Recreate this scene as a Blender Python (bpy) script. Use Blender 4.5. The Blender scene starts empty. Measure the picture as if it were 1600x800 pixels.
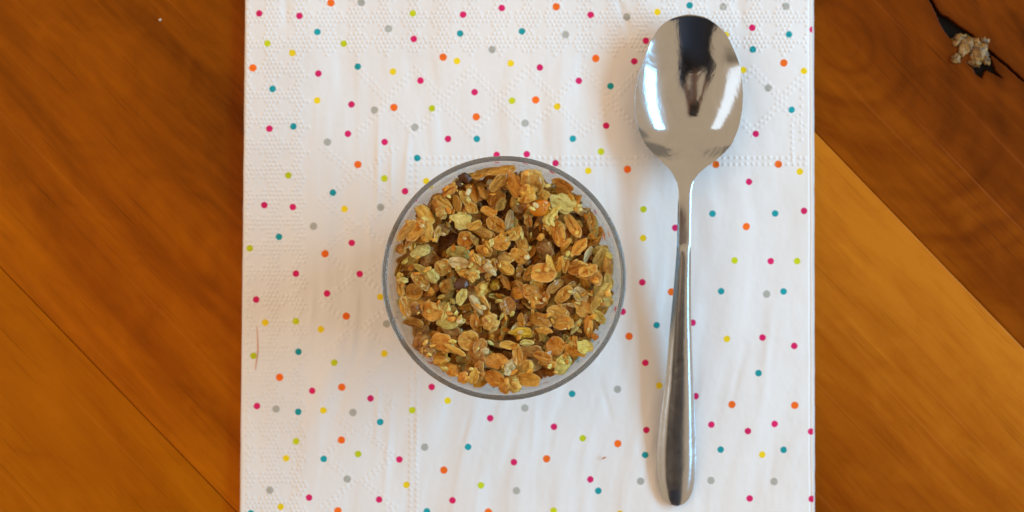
import bpy, bmesh, math, random
import numpy as np
from mathutils import Vector, Matrix, noise as mnoise

random.seed(7)
rng = np.random.default_rng(7)
scene = bpy.context.scene
COL = scene.collection
R = math.radians

# ------------------------------------------------------------------ camera
CAM_H = 0.55            # metres above the table top
PPM = 5400.0            # photograph pixels per metre on the table top
cam = bpy.data.cameras.new('camera_lens')
cam_o = bpy.data.objects.new('view_camera', cam)
COL.objects.link(cam_o)
cam_o.location = (0, 0, CAM_H)
cam.sensor_width = 36
cam.lens = 36 * CAM_H / (1600 / PPM)
cam.clip_start = 0.01
cam.clip_end = 50
cam.dof.use_dof = True
cam.dof.focus_distance = CAM_H - 0.056
cam.dof.aperture_fstop = 18
scene.camera = cam_o

# ------------------------------------------------------------------ light
world = bpy.data.worlds.new('World')
scene.world = world
world.use_nodes = True
bg = world.node_tree.nodes['Background']
bg.inputs['Color'].default_value = (1.0, 0.695, 0.43, 1)
bg.inputs['Strength'].default_value = 0.88

def area_lamp(name, loc, target, sx, sy, power, color):
    l = bpy.data.lights.new(name, 'AREA')
    l.shape = 'RECTANGLE'
    l.size = sx
    l.size_y = sy
    l.energy = power
    l.color = color
    o = bpy.data.objects.new(name, l)
    COL.objects.link(o)
    o.location = loc
    d = Vector(target) - Vector(loc)
    o.rotation_euler = d.to_track_quat('-Z', 'Y').to_euler()
    return o
# tall window on the right, a smaller pale opening on the left
area_lamp('window_light', (0.80, 0.10, 0.51), (0, 0, 0), 0.72, 0.21, 8.4, (0.22, 0.64, 1.0))
area_lamp('doorway_light', (-1.15, 0.25, 1.0), (0, 0, 0), 1.25, 0.42, 2.5, (0.76, 0.90, 1.0))

scene.view_settings.view_transform = 'Standard'
scene.view_settings.look = 'None'
scene.view_settings.exposure = 0.12
scene.view_settings.gamma = 1.0
scene.render.engine = 'CYCLES'
scene.cycles.max_bounces = 24
scene.cycles.transmission_bounces = 24
scene.cycles.glossy_bounces = 6

# ------------------------------------------------------------------ helpers
def P(px, py, z=0.0):
    """place of a thing seen at photo position px, py that stands at height z"""
    s = (CAM_H - z) / CAM_H
    return Vector(((px - 800) / PPM * s, (400 - py) / PPM * s, z))

def link(o, parent=None):
    COL.objects.link(o)
    if parent is not None:
        o.parent = parent
    return o

def tag(o, label=None, cat=None, group=None, kind=None):
    if label: o['label'] = label
    if cat: o['category'] = cat
    if group: o['group'] = group
    if kind: o['kind'] = kind
    return o

def thing(name, label, cat, loc=(0, 0, 0), group=None):
    o = bpy.data.objects.new(name, None)
    o.empty_display_size = 0.01
    COL.objects.link(o)
    o.location = loc
    return tag(o, label, cat, group)

def mesh_np(name, verts, quads=None, tris=None, smooth=True):
    me = bpy.data.meshes.new(name)
    verts = np.asarray(verts, dtype=np.float32)
    nq = 0 if quads is None else len(quads)
    nt = 0 if tris is None else len(tris)
    me.vertices.add(len(verts))
    me.vertices.foreach_set('co', verts.ravel())
    idx = []
    if nq: idx.append(np.asarray(quads, dtype=np.int32).ravel())
    if nt: idx.append(np.asarray(tris, dtype=np.int32).ravel())
    idx = np.concatenate(idx)
    me.loops.add(len(idx))
    me.loops.foreach_set('vertex_index', idx)
    me.polygons.add(nq + nt)
    starts = np.concatenate([np.arange(nq) * 4, nq * 4 + np.arange(nt) * 3]).astype(np.int32)
    me.polygons.foreach_set('loop_start', starts)
    me.polygons.foreach_set('use_smooth', np.full(nq + nt, smooth))
    me.update(calc_edges=True)
    me.validate()
    return me

def obj(name, me, mat, parent=None, loc=None):
    o = bpy.data.objects.new(name, me)
    if mat is not None and len(me.materials) == 0:
        me.materials.append(mat)
    link(o, parent)
    if loc is not None:
        o.location = loc
    return o

def grid_quads(nu, nv, base=0, wrap_u=False):
    """index quads of a (nu x nv) vertex grid stored row by row (v fastest)"""
    iu = np.arange(nu if wrap_u else nu - 1)
    iv = np.arange(nv - 1)
    a, b = np.meshgrid(iu, iv, indexing='ij')
    a2 = (a + 1) % nu
    q = np.stack([a * nv + b, a2 * nv + b, a2 * nv + b + 1, a * nv + b + 1], -1)
    return q.reshape(-1, 4) + base

def vnoise(x, y, fx, fy, seed):
    """smooth value noise on arrays"""
    g = np.random.default_rng(seed).uniform(-1, 1, (128, 128))
    X = x * fx + 1000.3; Y = y * fy + 1000.7
    xi = np.floor(X).astype(int); yi = np.floor(Y).astype(int)
    fx_ = X - xi; fy_ = Y - yi
    sx = fx_ * fx_ * fx_ * (fx_ * (fx_ * 6 - 15) + 10)
    sy = fy_ * fy_ * fy_ * (fy_ * (fy_ * 6 - 15) + 10)
    a = g[xi % 128, yi % 128]; b = g[(xi + 1) % 128, yi % 128]
    c = g[xi % 128, (yi + 1) % 128]; d = g[(xi + 1) % 128, (yi + 1) % 128]
    return (a * (1 - sx) + b * sx) * (1 - sy) + (c * (1 - sx) + d * sx) * sy

def srgb(r, g, b, k=1.0):
    def f(v):
        v /= 255.0
        return v / 12.92 if v <= 0.04045 else ((v + 0.055) / 1.055) ** 2.4
    return (min(f(r) * k, 1), min(f(g) * k, 1), min(f(b) * k, 1), 1)

def sstep(a, b, x):
    t = np.clip((x - a) / (b - a), 0, 1)
    return t * t * (3 - 2 * t)

# ------------------------------------------------------------------ materials
class NT:
    def __init__(self, name):
        self.m = bpy.data.materials.new(name)
        self.m.use_nodes = True
        self.t = self.m.node_tree
        self.b = self.t.nodes['Principled BSDF']
    def n(self, typ, **kw):
        nd = self.t.nodes.new(typ)
        for k, v in kw.items():
            if k.startswith('i_'):
                nd.inputs[k[2:].replace('_', ' ')].default_value = v
            else:
                setattr(nd, k, v)
        return nd
    def l(self, a, b):
        self.t.links.new(a, b)
    def math(self, op, a, b=None, clamp=False):
        nd = self.t.nodes.new('ShaderNodeMath'); nd.operation = op; nd.use_clamp = clamp
        for i, v in enumerate((a, b)):
            if v is None: continue
            if isinstance(v, (int, float)): nd.inputs[i].default_value = v
            else: self.l(v, nd.inputs[i])
        return nd.outputs[0]
    def mix(self, fac, a, b, blend='MIX'):
        nd = self.t.nodes.new('ShaderNodeMix'); nd.data_type = 'RGBA'; nd.blend_type = blend
        for i, v in ((0, fac), (6, a), (7, b)):
            if isinstance(v, (int, float, tuple)): nd.inputs[i].default_value = v
            else: self.l(v, nd.inputs[i])
        return nd.outputs[2]
    def ramp(self, fac, stops):
        nd = self.t.nodes.new('ShaderNodeValToRGB')
        el = nd.color_ramp.elements
        while len(el) > 1: el.remove(el[-1])
        el[0].position, el[0].color = stops[0]
        for p, c in stops[1:]:
            e = el.new(p); e.color = c
        self.l(fac, nd.inputs[0])
        return nd.outputs[0]
    def mapping(self, src, scale=(1, 1, 1), loc=(0, 0, 0), rot=(0, 0, 0)):
        nd = self.t.nodes.new('ShaderNodeMapping')
        nd.inputs['Scale'].default_value = scale
        nd.inputs['Location'].default_value = loc
        nd.inputs['Rotation'].default_value = rot
        self.l(src, nd.inputs[0])
        return nd.outputs[0]
    def noise(self, vec, scale, detail=4, rough=0.55, dist=0.0):
        nd = self.t.nodes.new('ShaderNodeTexNoise')
        nd.inputs['Scale'].default_value = scale
        nd.inputs['Detail'].default_value = detail
        nd.inputs['Roughness'].default_value = rough
        nd.inputs['Distortion'].default_value = dist
        self.l(vec, nd.inputs['Vector'])
        return nd.outputs[0]
    def bump(self, h, strength, dist, normal=None):
        nd = self.t.nodes.new('ShaderNodeBump')
        nd.inputs['Strength'].default_value = strength
        nd.inputs['Distance'].default_value = dist
        self.l(h, nd.inputs['Height'])
        if normal is not None: self.l(normal, nd.inputs['Normal'])
        return nd.outputs[0]

def wood(name, dark, mid, light, seed, swirl=None, crack=False, grad=None):
    k = NT(name)
    oc = k.n('ShaderNodeTexCoord').outputs['Object']
    off = (seed * 1.37, seed * 0.71, seed * 0.33)
    # broad tone drifting along the board
    big = k.noise(k.mapping(oc, (5, 16, 1), off), 1.0, 3, 0.5, 0.6)
    fib = k.noise(k.mapping(oc, (14, 330, 1), off), 1.0, 5, 0.62, 0.25)
    mott = k.noise(k.mapping(oc, (60, 110, 1), off), 1.0, 4, 0.6, 0.8)
    band = k.noise(k.mapping(oc, (6, 42, 1), off), 1.0, 4, 0.58, 1.6)
    f = k.math('ADD', k.math('MULTIPLY', big, 0.40), k.math('MULTIPLY', fib, 0.13))
    f = k.math('ADD', f, k.math('MULTIPLY', mott, 0.19))
    f = k.math('ADD', f, k.math('MULTIPLY', band, 0.32))
    f = k.math('ADD', k.math('MULTIPLY', k.math('SUBTRACT', f, 0.52), 1.45), 0.5)
    if grad:
        sepo = k.n('ShaderNodeSeparateXYZ'); k.l(oc, sepo.inputs[0])
        g = k.math('MULTIPLY', k.math('SUBTRACT', sepo.outputs[1], grad[0]), grad[1])
        f = k.math('ADD', f, k.math('MAXIMUM', k.math('MINIMUM', g, 0.25), -0.25))
    if swirl:
        # growth rings bending round a knot: distance from the swirl centre, warped
        sx, sy, stre, freq, amt = swirl
        mv = k.mapping(oc, (stre, 1, 0), (-sx * stre, -sy, 0))
        warp = k.noise(k.mapping(oc, (16, 22, 1), off), 1.0, 2, 0.5, 0.3)
        ln = k.n('ShaderNodeVectorMath', operation='LENGTH')
        k.l(mv, ln.inputs[0])
        d = k.math('ADD', k.math('MULTIPLY', ln.outputs['Value'], freq), k.math('MULTIPLY', warp, 5.0))
        ring = k.math('POWER', k.math('ABSOLUTE', k.math('SINE', d)), 9.0)
        d2 = k.math('POWER', k.math('ABSOLUTE', k.math('SINE', k.math('MULTIPLY', d, 2.3))), 5.0)
        pres = k.math('MULTIPLY', k.math('SUBTRACT', k.noise(k.mapping(oc, (30, 30, 1), off), 1.0, 2, 0.5, 0.0), 0.34, True), 3.2, True)
        rr = k.math('MULTIPLY', k.math('ADD', ring, k.math('MULTIPLY', d2, 0.45)), pres)
        f = k.math('SUBTRACT', f, k.math('MULTIPLY', rr, amt))
    col = k.ramp(f, [(0.26, dark), (0.5, mid), (0.76, light)])
    # thin pores and fine scratches lying along the grain
    por = k.noise(k.mapping(oc, (40, 1500, 1), off), 1.0, 2, 0.5, 0.1)
    porm = k.math('MULTIPLY', k.math('SUBTRACT', por, 0.60, True), 2.2, True)
    col = k.mix(porm, col, (dark[0] * 0.55, dark[1] * 0.5, dark[2] * 0.5, 1))
    scr = k.noise(k.mapping(oc, (9, 900, 1), (seed, 3.3, 1), (0, 0, 0.02)), 1.0, 1, 0.4, 0.0)
    scm = k.math('MULTIPLY', k.math('SUBTRACT', scr, 0.66, True), 3.0, True)
    col = k.mix(k.math('MULTIPLY', scm, 0.38), col, (light[0] * 1.5, light[1] * 1.7, light[2] * 2 + 0.03, 1))
    if crack:
        at = k.n('ShaderNodeAttribute', attribute_name='crack')
        halo = k.n('ShaderNodeAttribute', attribute_name='halo')
        col = k.mix(k.math('MULTIPLY', halo.outputs['Fac'], 0.45), col, dark)
        col = k.mix(at.outputs['Fac'], col, (0.005, 0.004, 0.004, 1))
    k.l(col, k.b.inputs['Base Color'])
    rgh = k.math('ADD', k.math('MULTIPLY', mott, 0.22), 0.20)
    k.l(rgh, k.b.inputs['Roughness'])
    k.b.inputs['Specular IOR Level'].default_value = 0.07
    hgt = k.math('ADD', k.math('MULTIPLY', fib, 0.6), k.math('MULTIPLY', mott, 0.6))
    k.l(k.bump(hgt, 0.18, 0.0004), k.b.inputs['Normal'])
    return k.m

def napkin_mat():
    k = NT('napkin_paper')
    oc = k.n('ShaderNodeTexCoord').outputs['Object']
    d = k.n('ShaderNodeAttribute', attribute_name='dot_dist').outputs['Fac']
    c = k.n('ShaderNodeAttribute', attribute_name='dot_col').outputs['Color']
    nz = k.noise(oc, 2600, 3, 0.6)
    fine = k.noise(oc, 6500, 2, 0.6)
    # millimetres, with the ink edge bleeding a little into the tissue
    de = k.math('ADD', d, k.math('MULTIPLY', k.math('SUBTRACT', nz, 0.5), 0.35))
    m = k.math('SUBTRACT', 1.0, k.math('MULTIPLY', k.math('SUBTRACT', de, 0.88), 5.0, True), True)
    m = k.math('MULTIPLY', m, k.math('ADD', k.math('MULTIPLY', fine, 0.10), 0.93, True))
    tone = k.noise(k.mapping(oc, (40, 22, 1)), 1.0, 3, 0.55, 0.4)
    paper = k.ramp(tone, [(0.3, (0.80, 0.775, 0.76, 1)), (0.7, (0.845, 0.835, 0.83, 1))])
    col = k.mix(m, paper, c)
    k.l(col, k.b.inputs['Base Color'])
    k.b.inputs['Roughness'].default_value = 0.85
    k.b.inputs['Specular IOR Level'].default_value = 0.12
    h = k.math('ADD', k.math('MULTIPLY', nz, 0.7), k.math('MULTIPLY', fine, 0.4))
    k.l(k.bump(h, 0.28, 0.00012), k.b.inputs['Normal'])
    return k.m

def plain(name, col, rough=0.6, spec=0.4, metal=0.0):
    k = NT(name)
    oc = k.n('ShaderNodeTexCoord').outputs['Object']
    v = k.noise(oc, 60, 3)
    c = k.mix(v, tuple(x * 0.85 for x in col[:3]) + (1,), tuple(min(1, x * 1.12) for x in col[:3]) + (1,))
    k.l(c, k.b.inputs['Base Color'])
    k.b.inputs['Roughness'].default_value = rough
    k.b.inputs['Specular IOR Level'].default_value = spec
    k.b.inputs['Metallic'].default_value = metal
    return k.m

def steel_mat():
    k = NT('spoon_steel')
    oc = k.n('ShaderNodeTexCoord').outputs['Object']
    brush = k.noise(k.mapping(oc, (5200, 70, 900)), 1.0, 3, 0.6)
    smud = k.noise(k.mapping(oc, (110, 70, 110)), 1.0, 4, 0.6, 0.9)
    scr = k.noise(k.mapping(oc, (2600, 60, 300), (2, 4, 1), (0, 0, 0.22)), 1.0, 1, 0.4)
    scm = k.math('MULTIPLY', k.math('SUBTRACT', scr, 0.70, True), 4.0, True)
    col = k.mix(smud, (0.33, 0.37, 0.41, 1), (0.44, 0.48, 0.53, 1))
    k.l(col, k.b.inputs['Base Color'])
    k.b.inputs['Metallic'].default_value = 1.0
    r = k.math('ADD', k.math('MULTIPLY', smud, 0.14), 0.045)
    r = k.math('ADD', r, k.math('MULTIPLY', scm, 0.12))
    sep = k.n('ShaderNodeSeparateXYZ'); k.l(oc, sep.inputs[0])
    worn = k.math('MULTIPLY', k.math('SUBTRACT', 0.028, sep.outputs[1]), 40.0, True)
    r = k.math('ADD', r, k.math('MULTIPLY', worn, 0.10))
    k.l(r, k.b.inputs['Roughness'])
    h = k.math('ADD', brush, k.math('MULTIPLY', scm, 0.8))
    n1 = k.bump(h, 0.05, 0.00006)
    k.l(k.bump(smud, 0.16, 0.0007, n1), k.b.inputs['Normal'])
    return k.m

def glass_mat():
    k = NT('clear_glass')
    oc = k.n('ShaderNodeTexCoord').outputs['Object']
    k.b.inputs['Base Color'].default_value = (0.93, 0.945, 0.92, 1)
    k.b.inputs['Transmission Weight'].default_value = 0.91
    k.b.inputs['IOR'].default_value = 1.5
    sm = k.noise(oc, 140, 3, 0.6, 0.5)
    k.l(k.math('MULTIPLY', k.math('SUBTRACT', sm, 0.62, True), 0.06), k.b.inputs['Roughness'])
    k.l(k.bump(k.noise(oc, 120, 2), 0.12, 0.0009), k.b.inputs['Normal'])
    return k.m

def oat_mat(name, attr=None, wet=0.28):
    """toasted oat: object colour, browner crease along the middle, paler papery edge"""
    k = NT(name)
    tc = k.n('ShaderNodeTexCoord')
    oi = k.n('ShaderNodeObjectInfo')
    if attr:
        base = k.n('ShaderNodeAttribute', attribute_name=attr).outputs['Color']
        oc = tc.outputs['Object']
        pos = oc
        sc = 900.0
    else:
        base = oi.outputs['Color']
        oc = tc.outputs['Object']
        sc = 4.0
    addv = k.n('ShaderNodeVectorMath', operation='ADD')
    k.l(oc, addv.inputs[0])
    if not attr:
        cb = k.n('ShaderNodeCombineXYZ')
        k.l(k.math('MULTIPLY', oi.outputs['Random'], 37.0), cb.inputs[0])
        k.l(k.math('MULTIPLY', oi.outputs['Random'], 91.0), cb.inputs[1])
        k.l(cb.outputs[0], addv.inputs[1])
    v = addv.outputs[0]
    blot = k.noise(v, sc * 0.8, 3, 0.6, 0.5)
    dk = k.mix(0.55, base, (0.0, 0.0, 0.0, 1))
    dark = k.mix(1.0, base, (0.50, 0.35, 0.17, 1), 'MULTIPLY')
    lite = k.mix(0.30, base, (0.92, 0.62, 0.20, 1))
    col = k.ramp(blot, [(0.30, (0, 0, 0, 1)), (0.70, (1, 1, 1, 1))])
    colr = k.mix(col, dark, lite)
    if attr:
        col2 = colr
    else:
        fibre = k.noise(k.mapping(v, (2.6, 12, 2)), 1.0, 3, 0.6, 0.7)
        fm = k.math('MULTIPLY', k.math('SUBTRACT', fibre, 0.48, True), 1.8, True)
        col2 = k.mix(k.math('MULTIPLY', fm, 0.28), colr, dark)
        sep = k.n('ShaderNodeSeparateXYZ'); k.l(oc, sep.inputs[0])
        ay = k.math('ABSOLUTE', sep.outputs[1])
        crease = k.math('SUBTRACT', 1.0, k.math('MULTIPLY', ay, 24.0), True)
        rr_ = k.math('MULTIPLY', k.math('SUBTRACT', k.math('FRACT', k.math('MULTIPLY', oi.outputs['Random'], 13.7)), 0.35, True), 0.9)
        col2 = k.mix(k.math('MULTIPLY', crease, rr_), col2, dark)
        r2 = k.math('ADD', k.math('POWER', sep.outputs[0], 2.0), k.math('POWER', sep.outputs[1], 2.0))
        edge = k.math('MULTIPLY', k.math('SUBTRACT', r2, 0.165, True), 9.0, True)
        col2 = k.mix(k.math('MULTIPLY', edge, 0.60), col2, k.mix(0.65, base, (0.95, 0.70, 0.30, 1)))
    k.l(col2, k.b.inputs['Base Color'])
    wetn = k.noise(v, sc * 0.6, 2, 0.5)
    rg = k.ramp(wetn, [(0.35, (0.62,) * 3 + (1,)), (0.62, (0.24,) * 3 + (1,))])
    k.l(rg, k.b.inputs['Roughness'])
    k.b.inputs['Specular IOR Level'].default_value = 0.14
    k.l(k.math('MULTIPLY', k.ramp(wetn, [(0.42, (0, 0, 0, 1)), (0.58, (1, 1, 1, 1))]), wet * 1.7), k.b.inputs['Coat Weight'])
    k.b.inputs['Coat Roughness'].default_value = 0.11
    k.b.inputs['Subsurface Weight'].default_value = 0.12
    k.b.inputs['Subsurface Radius'].default_value = (1.0, 0.5, 0.15)
    k.b.inputs['Subsurface Scale'].default_value = 0.0012
    h = k.noise(v, sc * 3.2, 4, 0.65)
    k.l(k.bump(h, 0.55, 0.00035 if attr else 0.0011), k.b.inputs['Normal'])
    return k.m

def syrup_mat():
    """candied fruit: clear, sticky, strongly coloured"""
    k = NT('candied_fruit')
    oi = k.n('ShaderNodeObjectInfo')
    oc = k.n('ShaderNodeTexCoord').outputs['Object']
    v = k.noise(oc, 3.0, 3, 0.6, 0.4)
    c = k.mix(v, k.mix(1.0, oi.outputs['Color'], (0.62, 0.5, 0.3, 1), 'MULTIPLY'), oi.outputs['Color'])
    k.l(c, k.b.inputs['Base Color'])
    k.b.inputs['Roughness'].default_value = 0.2
    k.b.inputs['Subsurface Weight'].default_value = 0.6
    k.b.inputs['Subsurface Radius'].default_value = (1.0, 0.5, 0.1)
    k.b.inputs['Subsurface Scale'].default_value = 0.002
    k.b.inputs['Coat Weight'].default_value = 0.5
    k.b.inputs['Coat Roughness'].default_value = 0.08
    k.l(k.bump(k.noise(oc, 7, 3), 0.5, 0.0005), k.b.inputs['Normal'])
    return k.m

# ------------------------------------------------------------------ the table
ANG = R(-46)
E1 = Vector((math.cos(ANG), math.sin(ANG)))
E2 = Vector((-math.sin(ANG), math.cos(ANG)))
def to_plank(x, y):
    return x * E1.x + y * E1.y, x * E2.x + y * E2.y

table = thing('wooden_table', 'varnished brown wooden table of wide diagonal planks under the napkin', 'table', (0, 0, -0.028))

C1 = (srgb(98, 45, 0), srgb(144, 72, 1), srgb(182, 100, 3))
C0 = (srgb(132, 66, 0), srgb(159, 85, 1), srgb(184, 106, 4))
C2_ = (srgb(128, 59, 3), srgb(160, 84, 9), srgb(190, 113, 25))
C3 = (srgb(76, 30, 0), srgb(118, 53, 1), srgb(154, 80, 6))
seams = [-0.66, -0.48, -0.30, -0.1088, 0.0, 0.0880, 0.27, 0.45, 0.63]
sets = [C1, C0, C1, C0, C1, C2_, C3, C2_, C3, C2_]
kx, ky = P(1515, 78).x, P(1515, 78).y
k1, k2 = to_plank(kx, ky)
sw = to_plank(*P(1318, 62).xy)

def poly_mask(pts, X, Y, soft):
    """1 inside the polygon, fading over soft px outside (signed distance)"""
    pts = np.array(pts, float)
    d = np.full(X.shape, 1e9); inside = np.zeros(X.shape, bool)
    n = len(pts)
    for i in range(n):
        a = pts[i]; b = pts[(i + 1) % n]
        e = b - a; w0 = X - a[0]; w1 = Y - a[1]
        t = np.clip((w0 * e[0] + w1 * e[1]) / (e @ e), 0, 1)
        d = np.minimum(d, np.hypot(w0 - e[0] * t, w1 - e[1] * t))
        c = ((a[1] > Y) != (b[1] > Y)) & (X < (b[0] - a[0]) * (Y - a[1]) / (b[1] - a[1] + 1e-12) + a[0])
        inside ^= c
    return np.where(inside, 1.0, np.clip(1 - d / soft, 0, 1)), np.where(inside, 0, d)

CRACKS = [
    [(1449, -8), (1453, -6), (1462, 10), (1470, 22), (1482, 28), (1499, 41), (1519, 54), (1526, 62), (1505, 72), (1488, 62), (1478, 50), (1470, 36), (1464, 22)],
    [(1512, 98), (1538, 88), (1546, 84), (1551, 98), (1556, 112), (1565, 121), (1552, 114), (1540, 107), (1537, 116), (1535, 122), (1527, 117), (1520, 106)],
    [(1538, 73), (1547, 79), (1558, 88.5), (1575, 102), (1596, 122), (1604, 130), (1594, 123), (1573, 103.5), (1556, 90), (1541, 79)],
]
LEN = 0.95
def plank(i, e_lo, e_hi, mat, tone):
    gap = 0.00009 if abs(e_lo + 0.1088) < 1e-6 or abs(e_hi + 0.1088) < 1e-6 else 0.00005
    lo, hi = e_lo + gap, e_hi - gap
    th = 0.026
    xs = np.linspace(-LEN, LEN, 40)
    ys = np.linspace(lo + 0.0006, hi - 0.0006, 14)
    is_knot = e_lo < k2 < e_hi
    if is_knot:
        xs = np.unique(np.concatenate([np.linspace(-LEN, LEN, 40), np.arange(k1 - 0.022, k1 + 0.022, 0.0002)]))
        ys = np.unique(np.concatenate([ys, np.arange(max(lo + 0.0008, k2 - 0.017), k2 + 0.016, 0.0002)]))
    # rounded arris: outer rows a little lower
    ys = np.concatenate([[lo, lo + 0.0002], ys, [hi - 0.0002, hi]])
    X, Y = np.meshgrid(xs, ys, indexing='ij')
    Z = np.zeros_like(X)
    Z[:, 0] = Z[:, -1] = -0.00022
    Z[:, 1] = Z[:, -2] = -0.00004
    crack = np.zeros_like(X); halo = np.zeros_like(X)
    if is_knot:
        wx = X * E1.x + Y * E2.x; wy = X * E1.y + Y * E2.y
        U = wx * PPM + 800; V = 400 - wy * PPM
        jit = vnoise(U, V, 0.22, 0.22, 5) * 1.5
        for c in CRACKS:
            m, d = poly_mask(c, U + jit, V + jit, 1.1)
            crack = np.maximum(crack, m)
            halo = np.maximum(halo, np.exp(-(d / 9.0) ** 2))
        Z -= crack * 0.0022
    # slight hand-planed unevenness
    Z += vnoise(X, Y, 9, 30, 11 + i) * 0.00012
    nu, nv = X.shape
    top = np.stack([X, Y, Z], -1).reshape(-1, 3)
    quads = grid_quads(nu, nv)
    # underside and the four edges
    bot = np.array([[-LEN, lo, -th], [LEN, lo, -th], [LEN, hi, -th], [-LEN, hi, -th]])
    b0 = len(top)
    me_v = [top, bot]
    extra_t = []
    idx = np.arange(nu * nv).reshape(nu, nv)
    def fan(line, a, b, flip):
        h = len(line) // 2
        for j in range(len(line) - 1):
            t = (line[j], line[j + 1], a if j < h else b)
            extra_t.append(t[::-1] if flip else t)
        t = (line[h], b, a)
        extra_t.append(t[::-1] if flip else t)
    fan(idx[:, 0], b0 + 0, b0 + 1, True)
    fan(idx[:, -1], b0 + 3, b0 + 2, False)
    fan(idx[0, :], b0 + 0, b0 + 3, False)
    fan(idx[-1, :], b0 + 1, b0 + 2, True)
    extra_t += [(b0, b0 + 3, b0 + 2), (b0, b0 + 2, b0 + 1)]
    me = mesh_np('plank', np.concatenate(me_v), quads, extra_t)
    if is_knot:
        for nm, arr in (('crack', crack), ('halo', halo)):
            at = me.attributes.new(nm, 'FLOAT', 'POINT')
            at.data.foreach_set('value', np.concatenate([arr.ravel(), np.zeros(4)]).astype(np.float32))
    o = obj('plank', me, mat, table, (0, 0, 0.028))
    o.rotation_euler = (0, 0, ANG)
    # the table is a rectangle: cut the boards off at its four edges
    bm = bmesh.new(); bm.from_mesh(me)
    for nx, ny, dd in ((0, -1, 0.335), (0, 1, 0.52), (1, 0, 0.70), (-1, 0, 0.70)):
        nl = Vector((nx * E1.x + ny * E1.y, nx * E2.x + ny * E2.y, 0))
        r_ = bmesh.ops.bisect_plane(bm, geom=bm.verts[:] + bm.edges[:] + bm.faces[:], plane_co=nl * dd, plane_no=nl, clear_outer=True)
        ce = [e for e in r_['geom_cut'] if isinstance(e, bmesh.types.BMEdge)]
        if ce: bmesh.ops.holes_fill(bm, edges=ce, sides=0)
    if not bm.verts:
        bm.free(); bpy.data.objects.remove(o); return None
    bm.to_mesh(me); bm.free()
    if tone: o['label'] = tone
    return o
edges = [-0.84] + seams + [0.81]
tones = {3: 'orange brown plank at the lower left', 4: 'dark reddish brown plank left of the napkin',
         5: 'orange brown plank right of the napkin', 6: 'dark brown plank with swirling grain and a cracked knot'}
for i in range(len(edges) - 1):
    cs = sets[i]
    lo, hi = edges[i], edges[i + 1]
    kn = lo < k2 < hi
    m = wood('wood_plank_%d' % i, *cs, seed=3.1 + i * 2.3,
             swirl=(sw[0], sw[1], 0.62, 330.0, 0.085) if kn else None, crack=kn,
             grad={4: (-0.068, -4.5), 5: (0.030, 3.0)}.get(i))
    o = plank(i, lo, hi, m, tones.get(i))
    if kn: knot_plank = o

# gnarled knot stuck in the crack
def blob_mesh(name, seed, sub=3, amp=0.22, freq=2.6, cells=0, cell_amp=0.25):
    bm = bmesh.new()
    bmesh.ops.create_icosphere(bm, subdivisions=sub, radius=0.5)
    rs = random.Random(seed)
    cc = []
    for _ in range(cells):
        v = Vector((rs.gauss(0, 1), rs.gauss(0, 1), rs.gauss(0, 1))).normalized() * 0.5
        cc.append((v, rs.uniform(0.11, 0.24)))
    off = Vector((seed * 3.7, seed * 1.9, seed * 5.3))
    for v in bm.verts:
        d = v.co.normalized()
        f = 1 + amp * mnoise.noise(v.co * freq + off) + amp * 0.5 * mnoise.noise(v.co * freq * 2.7 + off)
        add = 0
        for c, r in cc:
            q = (v.co - c).length / r
            if q < 1: add = max(add, (1 - q * q) ** 0.5 * r * 1.1)
        v.co = d * (0.5 * f * (1 - (cell_amp if cells else 0)) + add * cell_amp * 2.2)
    me = bpy.data.meshes.new(name)
    bm.to_mesh(me); bm.free()
    me.polygons.foreach_set('use_smooth', [True] * len(me.polygons))
    return me

def join_meshes(name, parts):
    """parts: list of (mesh, 4x4 matrix)"""
    bm = bmesh.new()
    for me, mx in parts:
        n0 = len(bm.verts)
        bm.from_mesh(me)
        bm.verts.ensure_lookup_table()
        bmesh.ops.transform(bm, matrix=mx, verts=bm.verts[n0:])
    out = bpy.data.meshes.new(name)
    bm.to_mesh(out); bm.free()
    out.polygons.foreach_set('use_smooth', [True] * len(out.polygons))
    return out

def knot_mat():
    k = NT('knot_resin')
    oc = k.n('ShaderNodeTexCoord').outputs['Object']
    v = k.noise(oc, 420, 4, 0.65, 1.0)
    c = k.ramp(v, [(0.36, (0.04, 0.016, 0.003, 1)), (0.53, (0.24, 0.12, 0.026, 1)), (0.76, (0.50, 0.28, 0.085, 1))])
    k.l(c, k.b.inputs['Base Color'])
    k.b.inputs['Roughness'].default_value = 0.45
    k.l(k.bump(k.noise(oc, 1400, 4, 0.6), 0.7, 0.0004), k.b.inputs['Normal'])
    return k.m
inv = Matrix.Rotation(-ANG, 4, 'Z')
parts = []
for j, (x, y, w, h, a, zz) in enumerate([(1499, 62, 30, 22, -35, 0.5), (1509, 72, 27, 36, 25, 0.9), (1493, 92, 17, 17, 0, 0.9),
        (1502, 85, 14, 24, 30, 0.1), (1531, 82, 32, 36, 15, 1.1), (1523, 96, 24, 20, 20, 0.5), (1538, 64, 16, 18, 20, 0.3),
        (1526, 66, 14, 18, -20, 0.5), (1541, 92, 15, 22, -15, 0.3), (1519, 80, 14, 30, 10, 0.0)]):
    p = P(x, y)
    me = blob_mesh('lump', 40 + j, 3, 0.62, 3.4, 3, 0.12)
    mx = inv @ Matrix.Translation((p.x, p.y, zz * 0.001 - 0.0011)) @ Matrix.Rotation(R(-a), 4, 'Z') @ Matrix.Diagonal((w / PPM, h / PPM, 0.0034, 1))
    parts.append((me, mx))
kn_me = join_meshes('knot', parts)
kno = obj('knot', kn_me, knot_mat(), knot_plank)
kno['label'] = 'gnarled golden brown knot lodged in the dark crack'

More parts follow.
